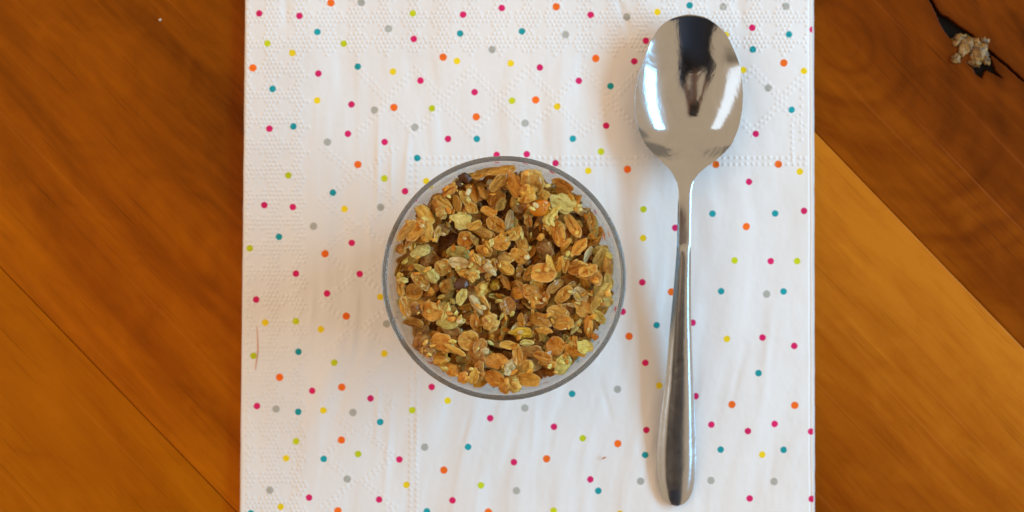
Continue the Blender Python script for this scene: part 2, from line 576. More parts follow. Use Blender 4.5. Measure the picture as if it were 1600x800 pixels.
# ------------------------------------------------------------------ the napkin
NZ = 0.0030   # height of the napkin's top sheet
M_, T_, Y_, G_, O_, K_ = 'MTYGOK'
DOTS = '''M405,21 M468,25 O517,4.5 K564.5,4 G645,21 T496,50 G418,68 G537,68 Y457,83 K607,45 M646.5,61 O395,106 M497.5,115 T559,104 Y614,112
M657,126 T426,139 Y495.5,157 M549,163 K585,172 O615.5,168 G675,169.5 M421,201 T458.5,197.5 K648,199
M723.5,23 M784,12.5 O869,10.5 M923,23 K979.5,26.5 T719,52.5 T815.5,49 K883.5,54 K769,77.5 M1009,64 O692.5,89.5 Y714,95.5 Y798,99 O931,91
M843.5,105.5 M991,96 M904.5,126 T954,134.5 M741.5,144 G800,157.5 O837,156 Y870.5,166.5 O744,182.5 K820.5,192.5 M947,196.5
Y1027,19 T1077.5,8.5 K1130,10.5 K1227.5,10 M1175,43.5 T1232.5,54 M1270,46 T1176,77.5 O1224.5,98.5 Y1161,109.5 Y1256,111 K1200,137.5 T1237,171.5
K511.5,222 M543.5,209 M601,222 O559,257 T652,247 G450.5,274 G600.5,279 Y666,283 M633,299 T520,301 M413,320.5 M457.5,323.5 Y538,326.5
K595,324 K490,353.5 T436,370 M549.5,379.5 G390.5,388 O508,396.5 T745,217 M700,217 G939,237 M823,241 T895,217 M868,255 Y919,267 M776,242
M462.5,427.5 M562,428 M400.5,468 M511,458.5 Y594,464 Y414.5,504 G462.5,502 O541,494 Y501.5,514.5 K604,506 G396,556 T466.5,549.5
Y600.5,552.5 G522.5,566.5 O437,589.5 M488,610.5 O534,605 M579,622.5 M674.5,604.5 M401.5,634.5 K431.5,639 T466,643.5 Y505.5,641
K551.5,644.5 G644,641 T594,659.5 G462.5,689.5 O533.5,687.5 Y447,716 T506,717 G559.5,709.5 K663.5,698.5 M624,718 K542.5,748.5 Y635,757.5
K421.5,766 M483,777.5 M592.5,780.5 Y438.5,792 T392,802 O528,798 T667,799 O980.5,264.5 O1118.5,257 O1216.5,256.5 Y1250,268 M1181,209
M1170.5,284 G1005.5,327 T1113,334 T1211.5,333.5 M1256.5,329.5 O1166,354 M1055,356 Y1005,372 G1147.5,407 M1204.5,408 G1245.5,408
M1003.5,441 O1049,456 T1126.5,455 K1198,459.5 T1224.5,455.5 M973,487 T1026,508 M1082,504 O983,525.5 Y1135.5,529.5 M1191.5,527.5
M1241,540.5 M1008.5,567 T1185,583 Y1030,602.5 K965,608.5 M1087,619 O1143.5,632 O1242,633.5 M1111.5,663.5 M1210.5,662.5 M1168.5,673.5
M1267.5,674.5 M1010,672 O965.5,693.5 T1126,702.5 T1224.5,703 Y1191,710.5 T1008,711 K1001,752 K1111,751 K1209.5,752.5 M1171.5,779
M1268,779.5 Y969,803 Y699.5,626 K820,637.5 T894,615.5 M766,653.5 M865.5,667 G910.5,685 T731.5,698 M803,722 O854,717 O693.5,734.5
G751.5,758 K807,766.5 M922.5,749.5 T935,767.5 M707,781.5 O763,800 G865,798'''.split()
DCOL = {'M': srgb(222, 14, 104), 'T': srgb(0, 158, 168), 'Y': srgb(250, 218, 0), 'G': srgb(204, 214, 0), 'O': srgb(252, 112, 0), 'K': srgb(180, 180, 172)}
dots = []
for s in DOTS:
    a, b = s[1:].split(',')
    dots.append((float(a), float(b), s[0]))
# the print runs on under the glass, under the spoon and beyond the frame
rd = random.Random(3)
tries = 0
def hidden(x, y):
    return y < -4 or y > 806 or math.hypot(x - 789, y - 433) < 172 or (abs(x - 1077) < 72 and 45 < y < 235)
while tries < 6000:
    tries += 1
    x, y = rd.uniform(388, 1266), rd.uniform(-48, 850)
    if hidden(x, y) and all(math.hypot(x - d[0], y - d[1]) > 34 for d in dots):
        dots.append((x, y, rd.choice('MMTYGOK')))

NPX = 1.12      # photo px per grid step
us = np.arange(0, 1 + 1e-9, NPX / 897.0)
vs = np.arange(0, 1 + 1e-9, NPX / 893.0)
nu, nv = len(us), len(vs)
UU, VV = np.meshgrid(us, vs, indexing='ij')
V = -46 + VV * 893
left = 383.5 - (V / 800) * 8.5 + vnoise(V * 0, V, 1, 0.02, 8) * 0.7
right = 1270.5 + (V / 800) * 1.5 + vnoise(V * 0, V, 1, 0.02, 9) * 0.5
U = left + UU * (right - left)
# -- crinkles of the tissue (height in mm)
lean = 0.10 * sstep(380, 800, V) - 0.02
A = U + lean * V + 9 * vnoise(U, V, 1 / 120, 1 / 120, 21)
soft_l = 1 - 0.55 * sstep(1060, 1130, U)
emb_zone = np.maximum(1 - sstep(470, 500, U), 1 - sstep(80, 100, V))
H = np.zeros_like(U)
H += 0.145 * vnoise(A, V, 1 / 15, 1 / 85, 22) * soft_l * (1 - 0.6 * emb_zone)
H += 0.36 * vnoise(A, V, 1 / 34, 1 / 150, 23) * soft_l * (1 - 0.4 * emb_zone)
H += 0.50 * vnoise(A, V, 1 / 95, 1 / 190, 24)
H += 0.075 * vnoise(U, V, 1 / 26, 1 / 30, 25) * (0.4 + 0.6 * sstep(1060, 1120, U))
H += 0.018 * vnoise(U, V, 1 / 6, 1 / 9, 26)
def stroke(x0, y0, x1, y1, w, h):
    e = np.array([x1 - x0, y1 - y0], float)
    t = ((U - x0) * e[0] + (V - y0) * e[1]) / (e @ e)
    tc = np.clip(t, 0, 1)
    d = np.hypot(U - x0 - e[0] * tc, V - y0 - e[1] * tc)
    return h * np.exp(-(d / w) ** 2) * np.clip(1.1 - np.abs(t - 0.5) * 1.6, 0.15, 1)
for s in [(592, 175, 589, 345, 4.5, .22), (612, 215, 611, 330, 4, .18), (640, 200, 631, 310, 5, .22), (575, 330, 580, 390, 4, .12),
          (963, -10, 985, 62, 6, -.30), (446, -10, 449, 44, 7, -.25), (905, 100, 1000, 190, 30, -.25), (1150, -20, 1160, 45, 9, -.2),
          (490, 455, 484, 520, 5, .15), (560, 455, 545, 600, 5, .14), (592, 600, 588, 690, 4.5, .2), (612, 620, 600, 790, 6, .2),
          (655, 640, 640, 800, 7, .16), (838, 625, 832, 700, 6, .14), (930, 640, 900, 790, 8, .14), (1000, 560, 985, 790, 10, .12),
          (1205, 470, 1190, 640, 8, .14), (1165, 540, 1140, 640, 6, -.14), (940, 600, 955, 660, 6, -.14), (870, 640, 850, 740, 6, -.12),
          (1210, 700, 1200, 770, 7, -.12), (735, 640, 722, 690, 5, -.12), (1100, 300, 1130, 345, 10, .08)]:
    H += 1.5 * stroke(*s)
# -- embossed pips: dense trellis along the outer edges, then double zigzags, then a double border line
pips = []; weak = set()
step = 6.6
for j in range(-8, 135):
    y = -46 + (j + 8) * step
    if y > 846: break
    for i in range(0, 136):
        x = 386 + i * step + (step / 2 if j % 2 else 0)
        if x > 1262: break
        if not (x < 484 or y < 88): continue
        # blank lozenges between the bands
        gx = ((x - 402 + 22) % 44.5) - 22; gy = ((y - 46 + 18.5) % 40) - 20
        gx2 = ((x - 402) % 44.5) - 22; gy2 = ((y - 46 + 38.5) % 40) - 20
        if abs(gx) / 17.5 + abs(gy) / 15.5 < 1: continue
        if x >= 484 - abs(((y - 20) % 40) - 20) * 0.9 and y >= 88: continue
        if y >= 88 - abs(((x - 402) % 44.5) - 22) * 0.85 and x >= 484: continue
        pips.append((x, y))
def dotted(x0, y0, x1, y1, sp=8.4):
    n = max(1, int(math.hypot(x1 - x0, y1 - y0) / sp)); weak.update(range(len(pips), len(pips) + n))
    for q in range(n):
        t = q / n
        pips.append((x0 + (x1 - x0) * t, y0 + (y1 - y0) * t))
for off in (0, 9.5):
    for i in range(9):
        x0 = 560 + i * 88
        if x0 + 88 > 1268: break
        for (ya, yb) in ((150, 108), (108, 150)):
            pass
        dotted(x0, 104 + off, x0 + 44, 150 + off); dotted(x0 + 44, 150 + off, x0 + 88, 104 + off)
        dotted(x0, 212 - off, x0 + 44, 166 - off); dotted(x0 + 44, 166 - off, x0 + 88, 212 - off)
    for i in range(8):
        y0 = 232 + i * 80
        dotted(500 + off, y0, 548 + off, y0 + 40); dotted(548 + off, y0 + 40, 500 + off, y0 + 80)
        dotted(620 - off, y0, 572 - off, y0 + 40); dotted(572 - off, y0 + 40, 620 - off, y0 + 80)
for q in range(70):
    x = 642 + q * 9.05
    if x < 1260: pips += [(x, 246.5), (x, 256.5)]
for q in range(66):
    y = 266 + q * 9.05
    if y < 845: pips += [(641, y), (651, y)]
for q in range(7):
    pips += [(1238, 196 + q * 9), (1252, 140 + q * 13)]
# splat the pips onto the height grid
du = (right - left)[0, 0] / (nu - 1)
E = np.zeros_like(H)
for ip, (x, y) in enumerate(pips):
    x += rd.gauss(0, 0.35); y += rd.gauss(0, 0.35)
    jv = (y + 46) / 893 * (nv - 1)
    j0 = int(round(jv))
    if not (0 <= j0 < nv): continue
    iu = (x - left[0, j0]) / (right[0, j0] - left[0, j0]) * (nu - 1)
    i0 = int(round(iu))
    a0, a1 = max(0, i0 - 4), min(nu, i0 + 5); b0, b1 = max(0, j0 - 4), min(nv, j0 + 5)
    if a1 <= a0: continue
    d2 = (U[a0:a1, b0:b1] - x) ** 2 + (V[a0:a1, b0:b1] - y) ** 2
    E[a0:a1, b0:b1] = np.maximum(E[a0:a1, b0:b1], (0.62 if ip in weak else 1.0) * np.exp(-d2 / (2 * 1.45 ** 2)))
H += E * 0.31 * rng.uniform(0.9, 1.0)
# flat where the glass and the spoon press on it
gl = 1 - sstep(0.75, 1.15, np.hypot(U - 789, V - 433) / 150)
H = H * (1 - gl) - 0.10 * gl
sp_ = np.exp(-(((U - 1077) / 45) ** 2 + ((V - 150) / 60) ** 2)) + np.exp(-(((U - 1058) / 22) ** 2 + ((V - 735) / 45) ** 2))
H = H * (1 - np.clip(sp_, 0, 1)) - 0.15 * np.clip(sp_, 0, 1)
# edges: the folds on the right and left roll over, the open top and bottom edges just end
er = (right - U); el = (U - left)
Zm = NZ * 1000 + H
def roll(d, w, h):
    q = np.clip(d / w, 0, 1)
    return -h * (1 - np.sqrt(np.clip(1 - (1 - q) ** 2, 0, 1)))
Zm += roll(er, 4.0, 0.55) + roll(el, 3.0, 0.5)
Zm -= 0.25 * np.exp(-((er - 5.6) / 1.3) ** 2)      # crease line just inside the right fold
s = (CAM_H - NZ) / CAM_H
VX = (U - 800) / PPM * s; VY = (400 - V) / PPM * s
verts = np.stack([VX, VY, Zm / 1000], -1).reshape(-1, 3)
quads = grid_quads(nu, nv)[:, ::-1]
# turn the rim down all round so the sheet has an edge
idx = np.arange(nu * nv).reshape(nu, nv)
ring = np.concatenate([idx[:, 0], idx[-1, 1:], idx[-2::-1, -1], idx[0, -2:0:-1]])
low = verts[ring].copy(); low[:, 2] -= 0.00045
nb = len(verts)
n_r = len(ring)
a = np.arange(n_r); b = (a + 1) % n_r
rq = np.stack([ring[a], ring[b], nb + b, nb + a], -1)
verts2 = np.concatenate([verts, low])
napkin = thing('paper_napkin', 'white embossed paper napkin printed with small bright dots, folded square on the table', 'napkin', (0, 0, 0))
me = mesh_np('top_sheet', verts2, np.concatenate([quads, rq[:, ::-1]]))
# printed dots: distance to the nearest dot (mm) and its colour
dist = np.full((nu, nv), 9.0, np.float32)
dcol = np.ones((nu, nv, 4), np.float32)
RAD = 30
for (x, y, c) in dots:
    j0 = int(round((y + 46) / 893 * (nv - 1)))
    jj = min(max(j0, 0), nv - 1)
    i0 = int(round((x - left[0, jj]) / (right[0, jj] - left[0, jj]) * (nu - 1)))
    a0, a1 = max(0, i0 - 14), min(nu, i0 + 15); b0, b1 = max(0, j0 - 14), min(nv, j0 + 15)
    if a1 <= a0 or b1 <= b0: continue
    d = np.hypot(U[a0:a1, b0:b1] - x, V[a0:a1, b0:b1] - y) * (1000 / PPM)
    d = d * (5.1 / (5.6 if c in 'OK' else 5.0)) 
    m = d < dist[a0:a1, b0:b1]
    dist[a0:a1, b0:b1][m] = d[m]
    cv = np.array(DCOL[c]) * np.array([1, 1, 1, 1])
    cv[:3] *= rd.uniform(0.88, 1.05)
    dcol[a0:a1, b0:b1][m] = cv
at = me.attributes.new('dot_dist', 'FLOAT', 'POINT')
at.data.foreach_set('value', np.concatenate([dist.ravel(), dist.ravel()[ring]]).astype(np.float32))
at = me.attributes.new('dot_col', 'FLOAT_COLOR', 'POINT')
fc = dcol.reshape(-1, 4)
at.data.foreach_set('color', np.concatenate([fc, fc[ring]]).astype(np.float32).ravel())
NM = napkin_mat()
obj('top_sheet', me, NM, napkin)
paper_plain = plain('napkin_inner_paper', (0.82, 0.81, 0.80, 1), 0.85, 0.15)
def layer(z0, z1, inset_l, inset_r, vt, vb):
    n = 60
    pts = []
    for q in range(n + 1):
        v = vt + (vb - vt) * q / n
        pts.append((383.5 - v / 800 * 8.5 + inset_l + rd.uniform(-.25, .25), v))
    for q in range(n + 1):
        v = vb + (vt - vb) * q / n
        pts.append((1270.5 + v / 800 * 1.5 - inset_r + rd.uniform(-.25, .25), v))
    bm = bmesh.new()
    top = [bm.verts.new(P(x, y, z1)) for x, y in pts]
    bot = [bm.verts.new(P(x, y, z0)) for x, y in pts]
    bm.faces.new(top[::-1]); bm.faces.new(bot)
    for i in range(len(pts)):
        j = (i + 1) % len(pts)
        bm.faces.new((top[i], top[j], bot[j], bot[i]))
    bmesh.ops.recalc_face_normals(bm, faces=bm.faces)
    me = bpy.data.meshes.new('folded_layer')
    bm.to_mesh(me); bm.free()
    obj('folded_layer', me, paper_plain, napkin)
layer(0.00002, 0.00070, -0.2, -1.2, -47, 848)
layer(0.00074, 0.00138, 0.6, 0.8, -45, 846.5)
layer(0.00142, 0.00190, 0.1, -0.6, -46.5, 847)

# ------------------------------------------------------------------ the glass
GX, GY = P(787.5, 434.5, 0.0605).x, P(787.5, 434.5, 0.0605).y
ZB = 0.0029           # base of the glass, pressed into the tissue
ZR = 0.0625           # rim
RR = 191.0 / PPM * (CAM_H - ZR) / CAM_H     # outer radius at the rim
WT = 0.00125          # wall
RB = 0.0225           # outer radius at the base
def r_out(z):
    t = np.clip((z - ZB) / (ZR - ZB), 0, 1)
    return RB + (RR - RB) * t ** 1.45
def r_in(z):
    return r_out(z) - WT
prof = []
CR = 0.0080      # rounded corner between foot and wall
rc = float(r_out(ZB + CR)) - CR
for t in np.linspace(0, 1, 5): prof.append((t * (rc - 0.0025), ZB + 0.0012 * (1 - t ** 2)))      # slightly hollow foot
for a in np.linspace(-88, -8, 12): prof.append((rc + CR * math.cos(R(a)), ZB + CR + CR * math.sin(R(a))))
for z in np.linspace(ZB + CR, ZR - 0.0016, 16): prof.append((float(r_out(z)), z))
cxr = float(r_out(ZR)) - WT / 2
for a in np.linspace(8, 172, 15):
    ca, sa = math.cos(R(a)), math.sin(R(a))
    prof.append((cxr + WT * 0.53 * math.copysign(abs(ca) ** 0.75, ca), ZR - WT * 0.42 + WT * 0.42 * sa ** 0.85))
for z in np.linspace(ZR - 0.0016, ZB + 0.0125, 15): prof.append((float(r_in(z)), z))
ri = float(r_in(ZB + 0.0125)) - 0.008
for a in np.linspace(-10, -86, 9): prof.append((ri + 0.008 * math.cos(R(a)), ZB + 0.0125 + 0.008 * math.sin(R(a))))
for t in np.linspace(0.8, 0, 4): prof.append((t * ri, ZB + 0.0045))
NS = 160
prof = np.array(prof)
th = np.linspace(0, 2 * math.pi, NS, endpoint=False)
vv = np.stack([prof[None, :, 0] * np.cos(th)[:, None], prof[None, :, 0] * np.sin(th)[:, None],
               np.repeat(prof[None, :, 1], NS, 0)], -1).reshape(-1, 3)
q = grid_quads(NS, len(prof), 0, True)
me = mesh_np('glass_cup', vv, q)
bm = bmesh.new(); bm.from_mesh(me)
bmesh.ops.remove_doubles(bm, verts=bm.verts, dist=1e-7)
bmesh.ops.recalc_face_normals(bm, faces=bm.faces)
bm.to_mesh(me); bm.free()
me.polygons.foreach_set('use_smooth', [True] * len(me.polygons))
glass = obj('glass_cup', me, glass_mat(), None, (GX, GY, 0))
tag(glass, 'small clear glass cup with a rounded rim, full of granola, on the dotted napkin', 'glass')

# ------------------------------------------------------------------ the granola
granola = thing('granola', 'golden toasted granola of oat flakes and seeds filling the glass cup', 'granola', (GX, GY, 0.042))
GO = Vector((GX, GY, 0.042))
PAL = {'C': (205, 172, 108), 'W': (228, 206, 150), 'c': (208, 160, 84), 'G': (186, 130, 40), 'A': (220, 140, 28), 'a': (212, 146, 52),
       'O': (232, 138, 14), 'B': (180, 112, 34), 'D': (116, 60, 14), 'R': (66, 32, 16), 'M': (216, 130, 14), 'Y': (226, 176, 10),
       'y': (190, 132, 14), 'p': (220, 194, 112), 'k': (222, 176, 116)}
PAL = {k: (v if k in 'RMYWC' else tuple(a * 0.76 + b * 0.24 for a, b in zip(v, (198, 144, 66)))) for k, v in PAL.items()}
LIN = {k: (lambda c: (min(0.92, c[0]), min(0.85, c[1] * (0.90 if k in 'CWp' else 0.98)), c[2] * (0.78 if k in 'CWp' else 0.55 if k == 'k' else 0.36), 1))(srgb(*v, k=2.2 if k in 'CWp' else 1.42)) for k, v in PAL.items()}

def flake_mesh(seed, kind):
    rs = np.random.default_rng(seed)
    nseg, rings = 22, [0.0, 0.3, 0.55, 0.76, 0.91, 1.0]
    th = np.linspace(0, 2 * math.pi, nseg, endpoint=False)
    ph = rs.uniform(0, 6.28, 5); am = rs.uniform(-1, 1, 5)
    rough = {'flake': 0.075, 'round': 0.07, 'rag': 0.15, 'seed': 0.04, 'sliver': 0.08}[kind]
    out = 1 + rough * sum(am[k] * np.cos((k + 2) * th + ph[k]) for k in range(5)) / 1.6
    out += rs.uniform(-1, 1, nseg) * rough * 0.35
    pw = 2.4 if kind == 'sliver' else 2.0
    ex = np.sign(np.cos(th)) * np.abs(np.cos(th)) ** (2 / pw)
    ey = np.sign(np.sin(th)) * np.abs(np.sin(th)) ** (2 / pw)
    if kind == 'seed': ey = ey * (1 - 0.35 * ex)       # pointed at one end
    c1, c2, tw = rs.uniform(-0.9, 0.9), rs.uniform(-1.0, 1.0), rs.uniform(-0.9, 0.9)
    if kind in ('seed', 'sliver'): c1 *= 0.4; c2 *= 0.2; tw *= 0.3
    thick = {'flake': 0.20, 'round': 0.18, 'rag': 0.18, 'seed': 0.62, 'sliver': 0.5}[kind]
    groove = {'flake': rs.choice([0.04, 0.10, 0.16, 0.22]), 'round': 0.10, 'rag': 0.06, 'seed': 0.03, 'sliver': 0.0}[kind]
    lip = {'flake': 0.10, 'round': 0.10, 'rag': 0.06}.get(kind, 0)
    V = []
    for side in (1, -1):
        for r in rings:
            if r == 0 or (side == -1 and r == 1.0):
                if r == 0: V.append([(0, 0, None)])
                continue
            V.append([(0.5 * r * out[k] * ex[k], 0.5 * r * out[k] * ey[k], None) for k in range(nseg)])
    def zf(x, y, r, side):
        z = side * thick * (1 - r ** 2.6) ** 0.55 * (0.85 if side > 0 else 0.5)
        z += c1 * x * x * 1.6 + c2 * y * y * 2.2 + tw * x * y * 1.4
        if side > 0:
            z -= groove * math.exp(-(y / 0.055) ** 2) * max(0, 1 - (2 * x) ** 4)
            z += lip * math.exp(-((abs(y) - 0.17) / 0.09) ** 2) * max(0, 1 - (2 * x) ** 2)
        z += (0.20 if kind == 'rag' else 0.09) * mnoise.noise(Vector((x * 7 + seed, y * 7, side)))
        return z
    verts = []; start = []
    k = 0
    for side in (1, -1):
        for r in rings:
            if side == -1 and r == 1.0: continue
            start.append((side, r, len(verts)))
            for (x, y, _) in V[k]:
                verts.append((x, y, zf(x, y, r, side)))
            k += 1
    st = {(s_, r_): i for s_, r_, i in start}
    tris = []; quads = []
    for side in (1, -1):
        for q in range(len(rings) - 1):
            ra, rb = rings[q], rings[q + 1]
            A = st[(side, ra)]
            B = st[(1, 1.0)] if rb == 1.0 else st[(side, rb)]
            for j in range(nseg):
                j2 = (j + 1) % nseg
                if ra == 0:
                    f = (A, B + j, B + j2)
                    tris.append(f if side > 0 else f[::-1])
                else:
                    f = (A + j, B + j, B + j2, A + j2)
                    quads.append(f if side > 0 else f[::-1])
    return mesh_np('oat_flake', verts, quads, tris)

OAT = oat_mat('toasted_oat')
CRU = oat_mat('granola_crumb', 'tint', 0.2)
SYR = syrup_mat()
RAI = plain('raisin_skin', LIN['R'], 0.35, 0.5)
lib = {
    'flake': [flake_mesh(s, 'flake') for s in range(1, 15)],
    'round': [flake_mesh(s, 'round') for s in range(21, 25)],
    'rag': [flake_mesh(s, 'rag') for s in range(31, 37)],
    'seed': [flake_mesh(s, 'seed') for s in range(41, 44)],
    'sliver': [flake_mesh(s, 'sliver') for s in range(51, 54)],
    'cluster': [blob_mesh('oat_cluster', s, 4, 0.20, 3.4, 34, 0.22) for s in range(61, 65)],
    'fruit': [blob_mesh('fruit_piece', s, 3, 0.28, 1.9) for s in range(71, 74)],
    'raisin': [blob_mesh('raisin', s, 3, 0.30, 4.5) for s in range(81, 83)],
}
for k_, ms in lib.items():
    for m in ms:
        m.materials.clear()
        m.materials.append({'fruit': SYR, 'raisin': RAI}.get(k_, OAT))
NAMES = {'flake': 'oat_flake', 'round': 'oat_flake', 'rag': 'oat_flake', 'seed': 'seed', 'sliver': 'almond_sliver',
         'cluster': 'oat_cluster', 'fruit': 'fruit_piece', 'raisin': 'raisin'}
coords = {}
for k_, ms in lib.items():
    for m in ms:
        a = np.empty(len(m.vertices) * 3, np.float32)
        m.vertices.foreach_get('co', a)
        coords[m.name] = a.reshape(-1, 3)

# height map of the heap (metres), local to the glass axis
HS = 0.0003
HN = int(0.068 / HS)
gx = (np.arange(HN) - HN / 2) * HS
HX, HY = np.meshgrid(gx, gx, indexing='ij')
rad = np.hypot(HX, HY)
HM = ZR - 0.0106 + 0.0022 * (1 - (rad / 0.029) ** 2) + 0.0007 * vnoise(HX * 1000, HY * 1000, 0.22, 0.22, 90)

def settle(me, x, y, dims, rot, pen=0.16, update=True):
    """drop one piece on the heap at x, y; returns its matrix"""
    co = coords[me.name] * np.array(dims)
    Rm = np.array(rot.to_3x3())
    co = co @ Rm.T
    X = co[:, 0] + x; Y = co[:, 1] + y
    for _ in range(3):
        i = np.clip(((X / HS) + HN / 2).astype(int), 0, HN - 1)
        j = np.clip(((Y / HS) + HN / 2).astype(int), 0, HN - 1)
        need = HM[i, j] - co[:, 2]
        z = np.quantile(need, 1 - pen)
        # keep it inside the glass
        rr = np.hypot(X, Y); lim = r_in(co[:, 2] + z) - 0.00015
        over = (rr - lim).max()
        if over <= 0: break
        d = math.hypot(x, y) + 1e-9
        x -= x / d * over * 1.02; y -= y / d * over * 1.02
        X = co[:, 0] + x; Y = co[:, 1] + y
    if update:
        i = np.clip(((X / HS) + HN / 2).astype(int), 1, HN - 2)
        j = np.clip(((Y / HS) + HN / 2).astype(int), 1, HN - 2)
        for di in (-1, 0, 1):
            for dj in (-1, 0, 1):
                np.maximum.at(HM, (i + di, j + dj), co[:, 2] + z)
    return Vector((x, y, z))

def rotm(ang, tx, ty, flip=False):
    return Matrix.Rotation(ang, 4, 'Z') @ Matrix.Rotation(tx, 4, 'X') @ Matrix.Rotation(ty, 4, 'Y') @ (Matrix.Rotation(math.pi, 4, 'X') if flip else Matrix.Identity(4))

# 1. the mass underneath: a lumpy core with a few hundred joined flakes round and over it
stuff_v, stuff_q, stuff_t, stuff_c = [], [], [], []
def add_stuff(me, mx, col):
    co = coords[me.name]
    M3 = np.array(mx)
    w = co @ M3[:3, :3].T + M3[:3, 3]
    base = sum(len(v) for v in stuff_v)
    stuff_v.append(w)
    for p in me.polygons:
        vs_ = [base + v for v in p.vertices]
        (stuff_q if len(vs_) == 4 else stuff_t).append(vs_)
    stuff_c.append(np.tile(np.array(col), (len(co), 1)))
def in_wall(z):
    d = ZB + 0.0125 - z
    if d <= 0: return float(r_in(z))
    return ri + 0.008 * math.sqrt(max(0.0, 1 - min(1, d / 0.008) ** 2))
nz_, na_ = 26, 72
zz = np.linspace(0.0425, ZR - 0.0125, nz_)
YT = 0.040
yv = []
ny_, nya = 22, 96
for a in range(nya):
    t = 2 * math.pi * a / nya
    zt = YT + 0.0022 * mnoise.noise(Vector((math.cos(t) * 2.2, math.sin(t) * 2.2, 3))) + 0.0035 * math.exp(-((math.degrees(t) - 315) / 28) ** 2)
    for z in np.linspace(ZB + 0.00465, zt, ny_):
        yv.append(((in_wall(z) - 0.00006) * math.cos(t), (in_wall(z) - 0.00006) * math.sin(t), z))
nyb = len(yv)
yv += [(0, 0, ZB + 0.00465), (0, 0, YT - 0.0005)]
yt_ = []
for a in range(nya):
    a2 = (a + 1) % nya
    yt_ += [(nyb, a2 * ny_, a * ny_), (nyb + 1, a * ny_ + ny_ - 1, a2 * ny_ + ny_ - 1)]
yv = np.array(yv) - np.array([0, 0, ZB + 0.0046])
yog = obj('yogurt', mesh_np('yogurt', yv, grid_quads(nya, ny_, 0, True), yt_), plain('white_yogurt', (0.80, 0.77, 0.70, 1), 0.4, 0.4), None, (GX, GY, ZB + 0.0046))
tag(yog, 'white creamy yogurt under the granola in the glass cup', 'yogurt')
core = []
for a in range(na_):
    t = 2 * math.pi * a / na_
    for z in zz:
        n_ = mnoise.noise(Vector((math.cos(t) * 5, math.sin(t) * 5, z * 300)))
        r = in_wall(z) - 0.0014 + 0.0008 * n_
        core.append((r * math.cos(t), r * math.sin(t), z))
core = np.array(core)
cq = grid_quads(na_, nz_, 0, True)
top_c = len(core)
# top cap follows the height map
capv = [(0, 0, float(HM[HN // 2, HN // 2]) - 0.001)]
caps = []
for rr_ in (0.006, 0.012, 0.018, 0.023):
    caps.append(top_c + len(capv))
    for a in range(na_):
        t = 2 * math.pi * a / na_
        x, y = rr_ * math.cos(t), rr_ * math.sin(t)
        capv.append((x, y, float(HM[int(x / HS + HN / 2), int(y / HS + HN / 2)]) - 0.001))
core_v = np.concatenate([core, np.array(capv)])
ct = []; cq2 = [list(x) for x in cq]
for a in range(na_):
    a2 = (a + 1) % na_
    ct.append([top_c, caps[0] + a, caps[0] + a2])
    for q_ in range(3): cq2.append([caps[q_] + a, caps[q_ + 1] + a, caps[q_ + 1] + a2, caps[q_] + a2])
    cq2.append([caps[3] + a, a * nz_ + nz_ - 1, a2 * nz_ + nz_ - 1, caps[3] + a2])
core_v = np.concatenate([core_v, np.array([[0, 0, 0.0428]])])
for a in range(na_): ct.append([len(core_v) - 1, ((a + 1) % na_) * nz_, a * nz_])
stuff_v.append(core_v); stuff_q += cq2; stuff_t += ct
stuff_c.append(np.tile(np.array(LIN['B']) * [0.45, 0.36, 0.3, 1], (len(core_v), 1)))  # toasted brown darkened further: shade of the gaps is put into the colour
wts = list('GGGccccccaaaaBBBBBAACCCCWDk')
for _ in range(260):      # against the wall
    z = rd.uniform(0.0425, ZR - 0.0120)
    t = rd.uniform(0, 2 * math.pi)
    me = rd.choice(lib['flake'] + lib['rag'] + lib['round'])
    r = in_wall(z) - 0.0014
    L = rd.uniform(0.0045, 0.0066)
    mx = Matrix.Translation((r * math.cos(t), r * math.sin(t), z)) @ Matrix.Rotation(t + math.pi / 2, 4, 'Z') @ Matrix.Rotation(R(90 - 6), 4, 'X') \
        @ Matrix.Rotation(rd.uniform(0, 6.28), 4, 'Z') @ Matrix.Diagonal((L, L * rd.uniform(.5, .8), 0.0012, 1))
    add_stuff(me, mx, LIN[rd.choice(wts)])
for _ in range(330):      # heaped on top, mostly buried later
    rr_ = 0.0285 * math.sqrt(rd.random()); t = rd.uniform(0, 6.2832)
    kind = rd.choice(['flake'] * 5 + ['rag'] * 3 + ['round'])
    me = rd.choice(lib[kind])
    L = rd.uniform(0.0042, 0.0064)
    dims = (L, L * rd.uniform(.48, .72), rd.uniform(.0010, .0015))
    rot = rotm(rd.uniform(0, 6.28), R(rd.gauss(0, 30)), R(rd.gauss(0, 26)), rd.random() < .5)
    p = settle(me, rr_ * math.cos(t), rr_ * math.sin(t), dims, rot, 0.3)
    add_stuff(me, Matrix.Translation(p) @ rot @ Matrix.Diagonal(dims + (1,)), LIN[rd.choice(wts + ['D'] * 12 + ['B'] * 8)])  # extra dark browns paint deeper shade into gaps under the upper flakes
sv = np.concatenate(stuff_v) - np.array([0, 0, GO.z])
me = mesh_np('granola_mass', sv, stuff_q, stuff_t)
at = me.attributes.new('tint', 'FLOAT_COLOR', 'POINT')
at.data.foreach_set('color', np.concatenate(stuff_c).astype(np.float32).ravel())
o = obj('granola_mass', me, CRU, granola)
o['kind'] = 'stuff'

def piece(kind, x, y, dims, rot, col, pen=0.2, label=None):
    me = rd.choice(lib[kind])
    p = settle(me, x, y, dims, rot, pen)
    o = bpy.data.objects.new(NAMES[kind], me)
    link(o, granola)
    o.location = p - Vector((0, 0, GO.z))
    o.rotation_euler = rot.to_euler()
    o.scale = dims
    j = rd.uniform(0.74, 1.20)
    o.color = (min(1, col[0] * j), min(1, col[1] * j), min(1, col[2] * j), 1)
    if label: o['label'] = label
    return o

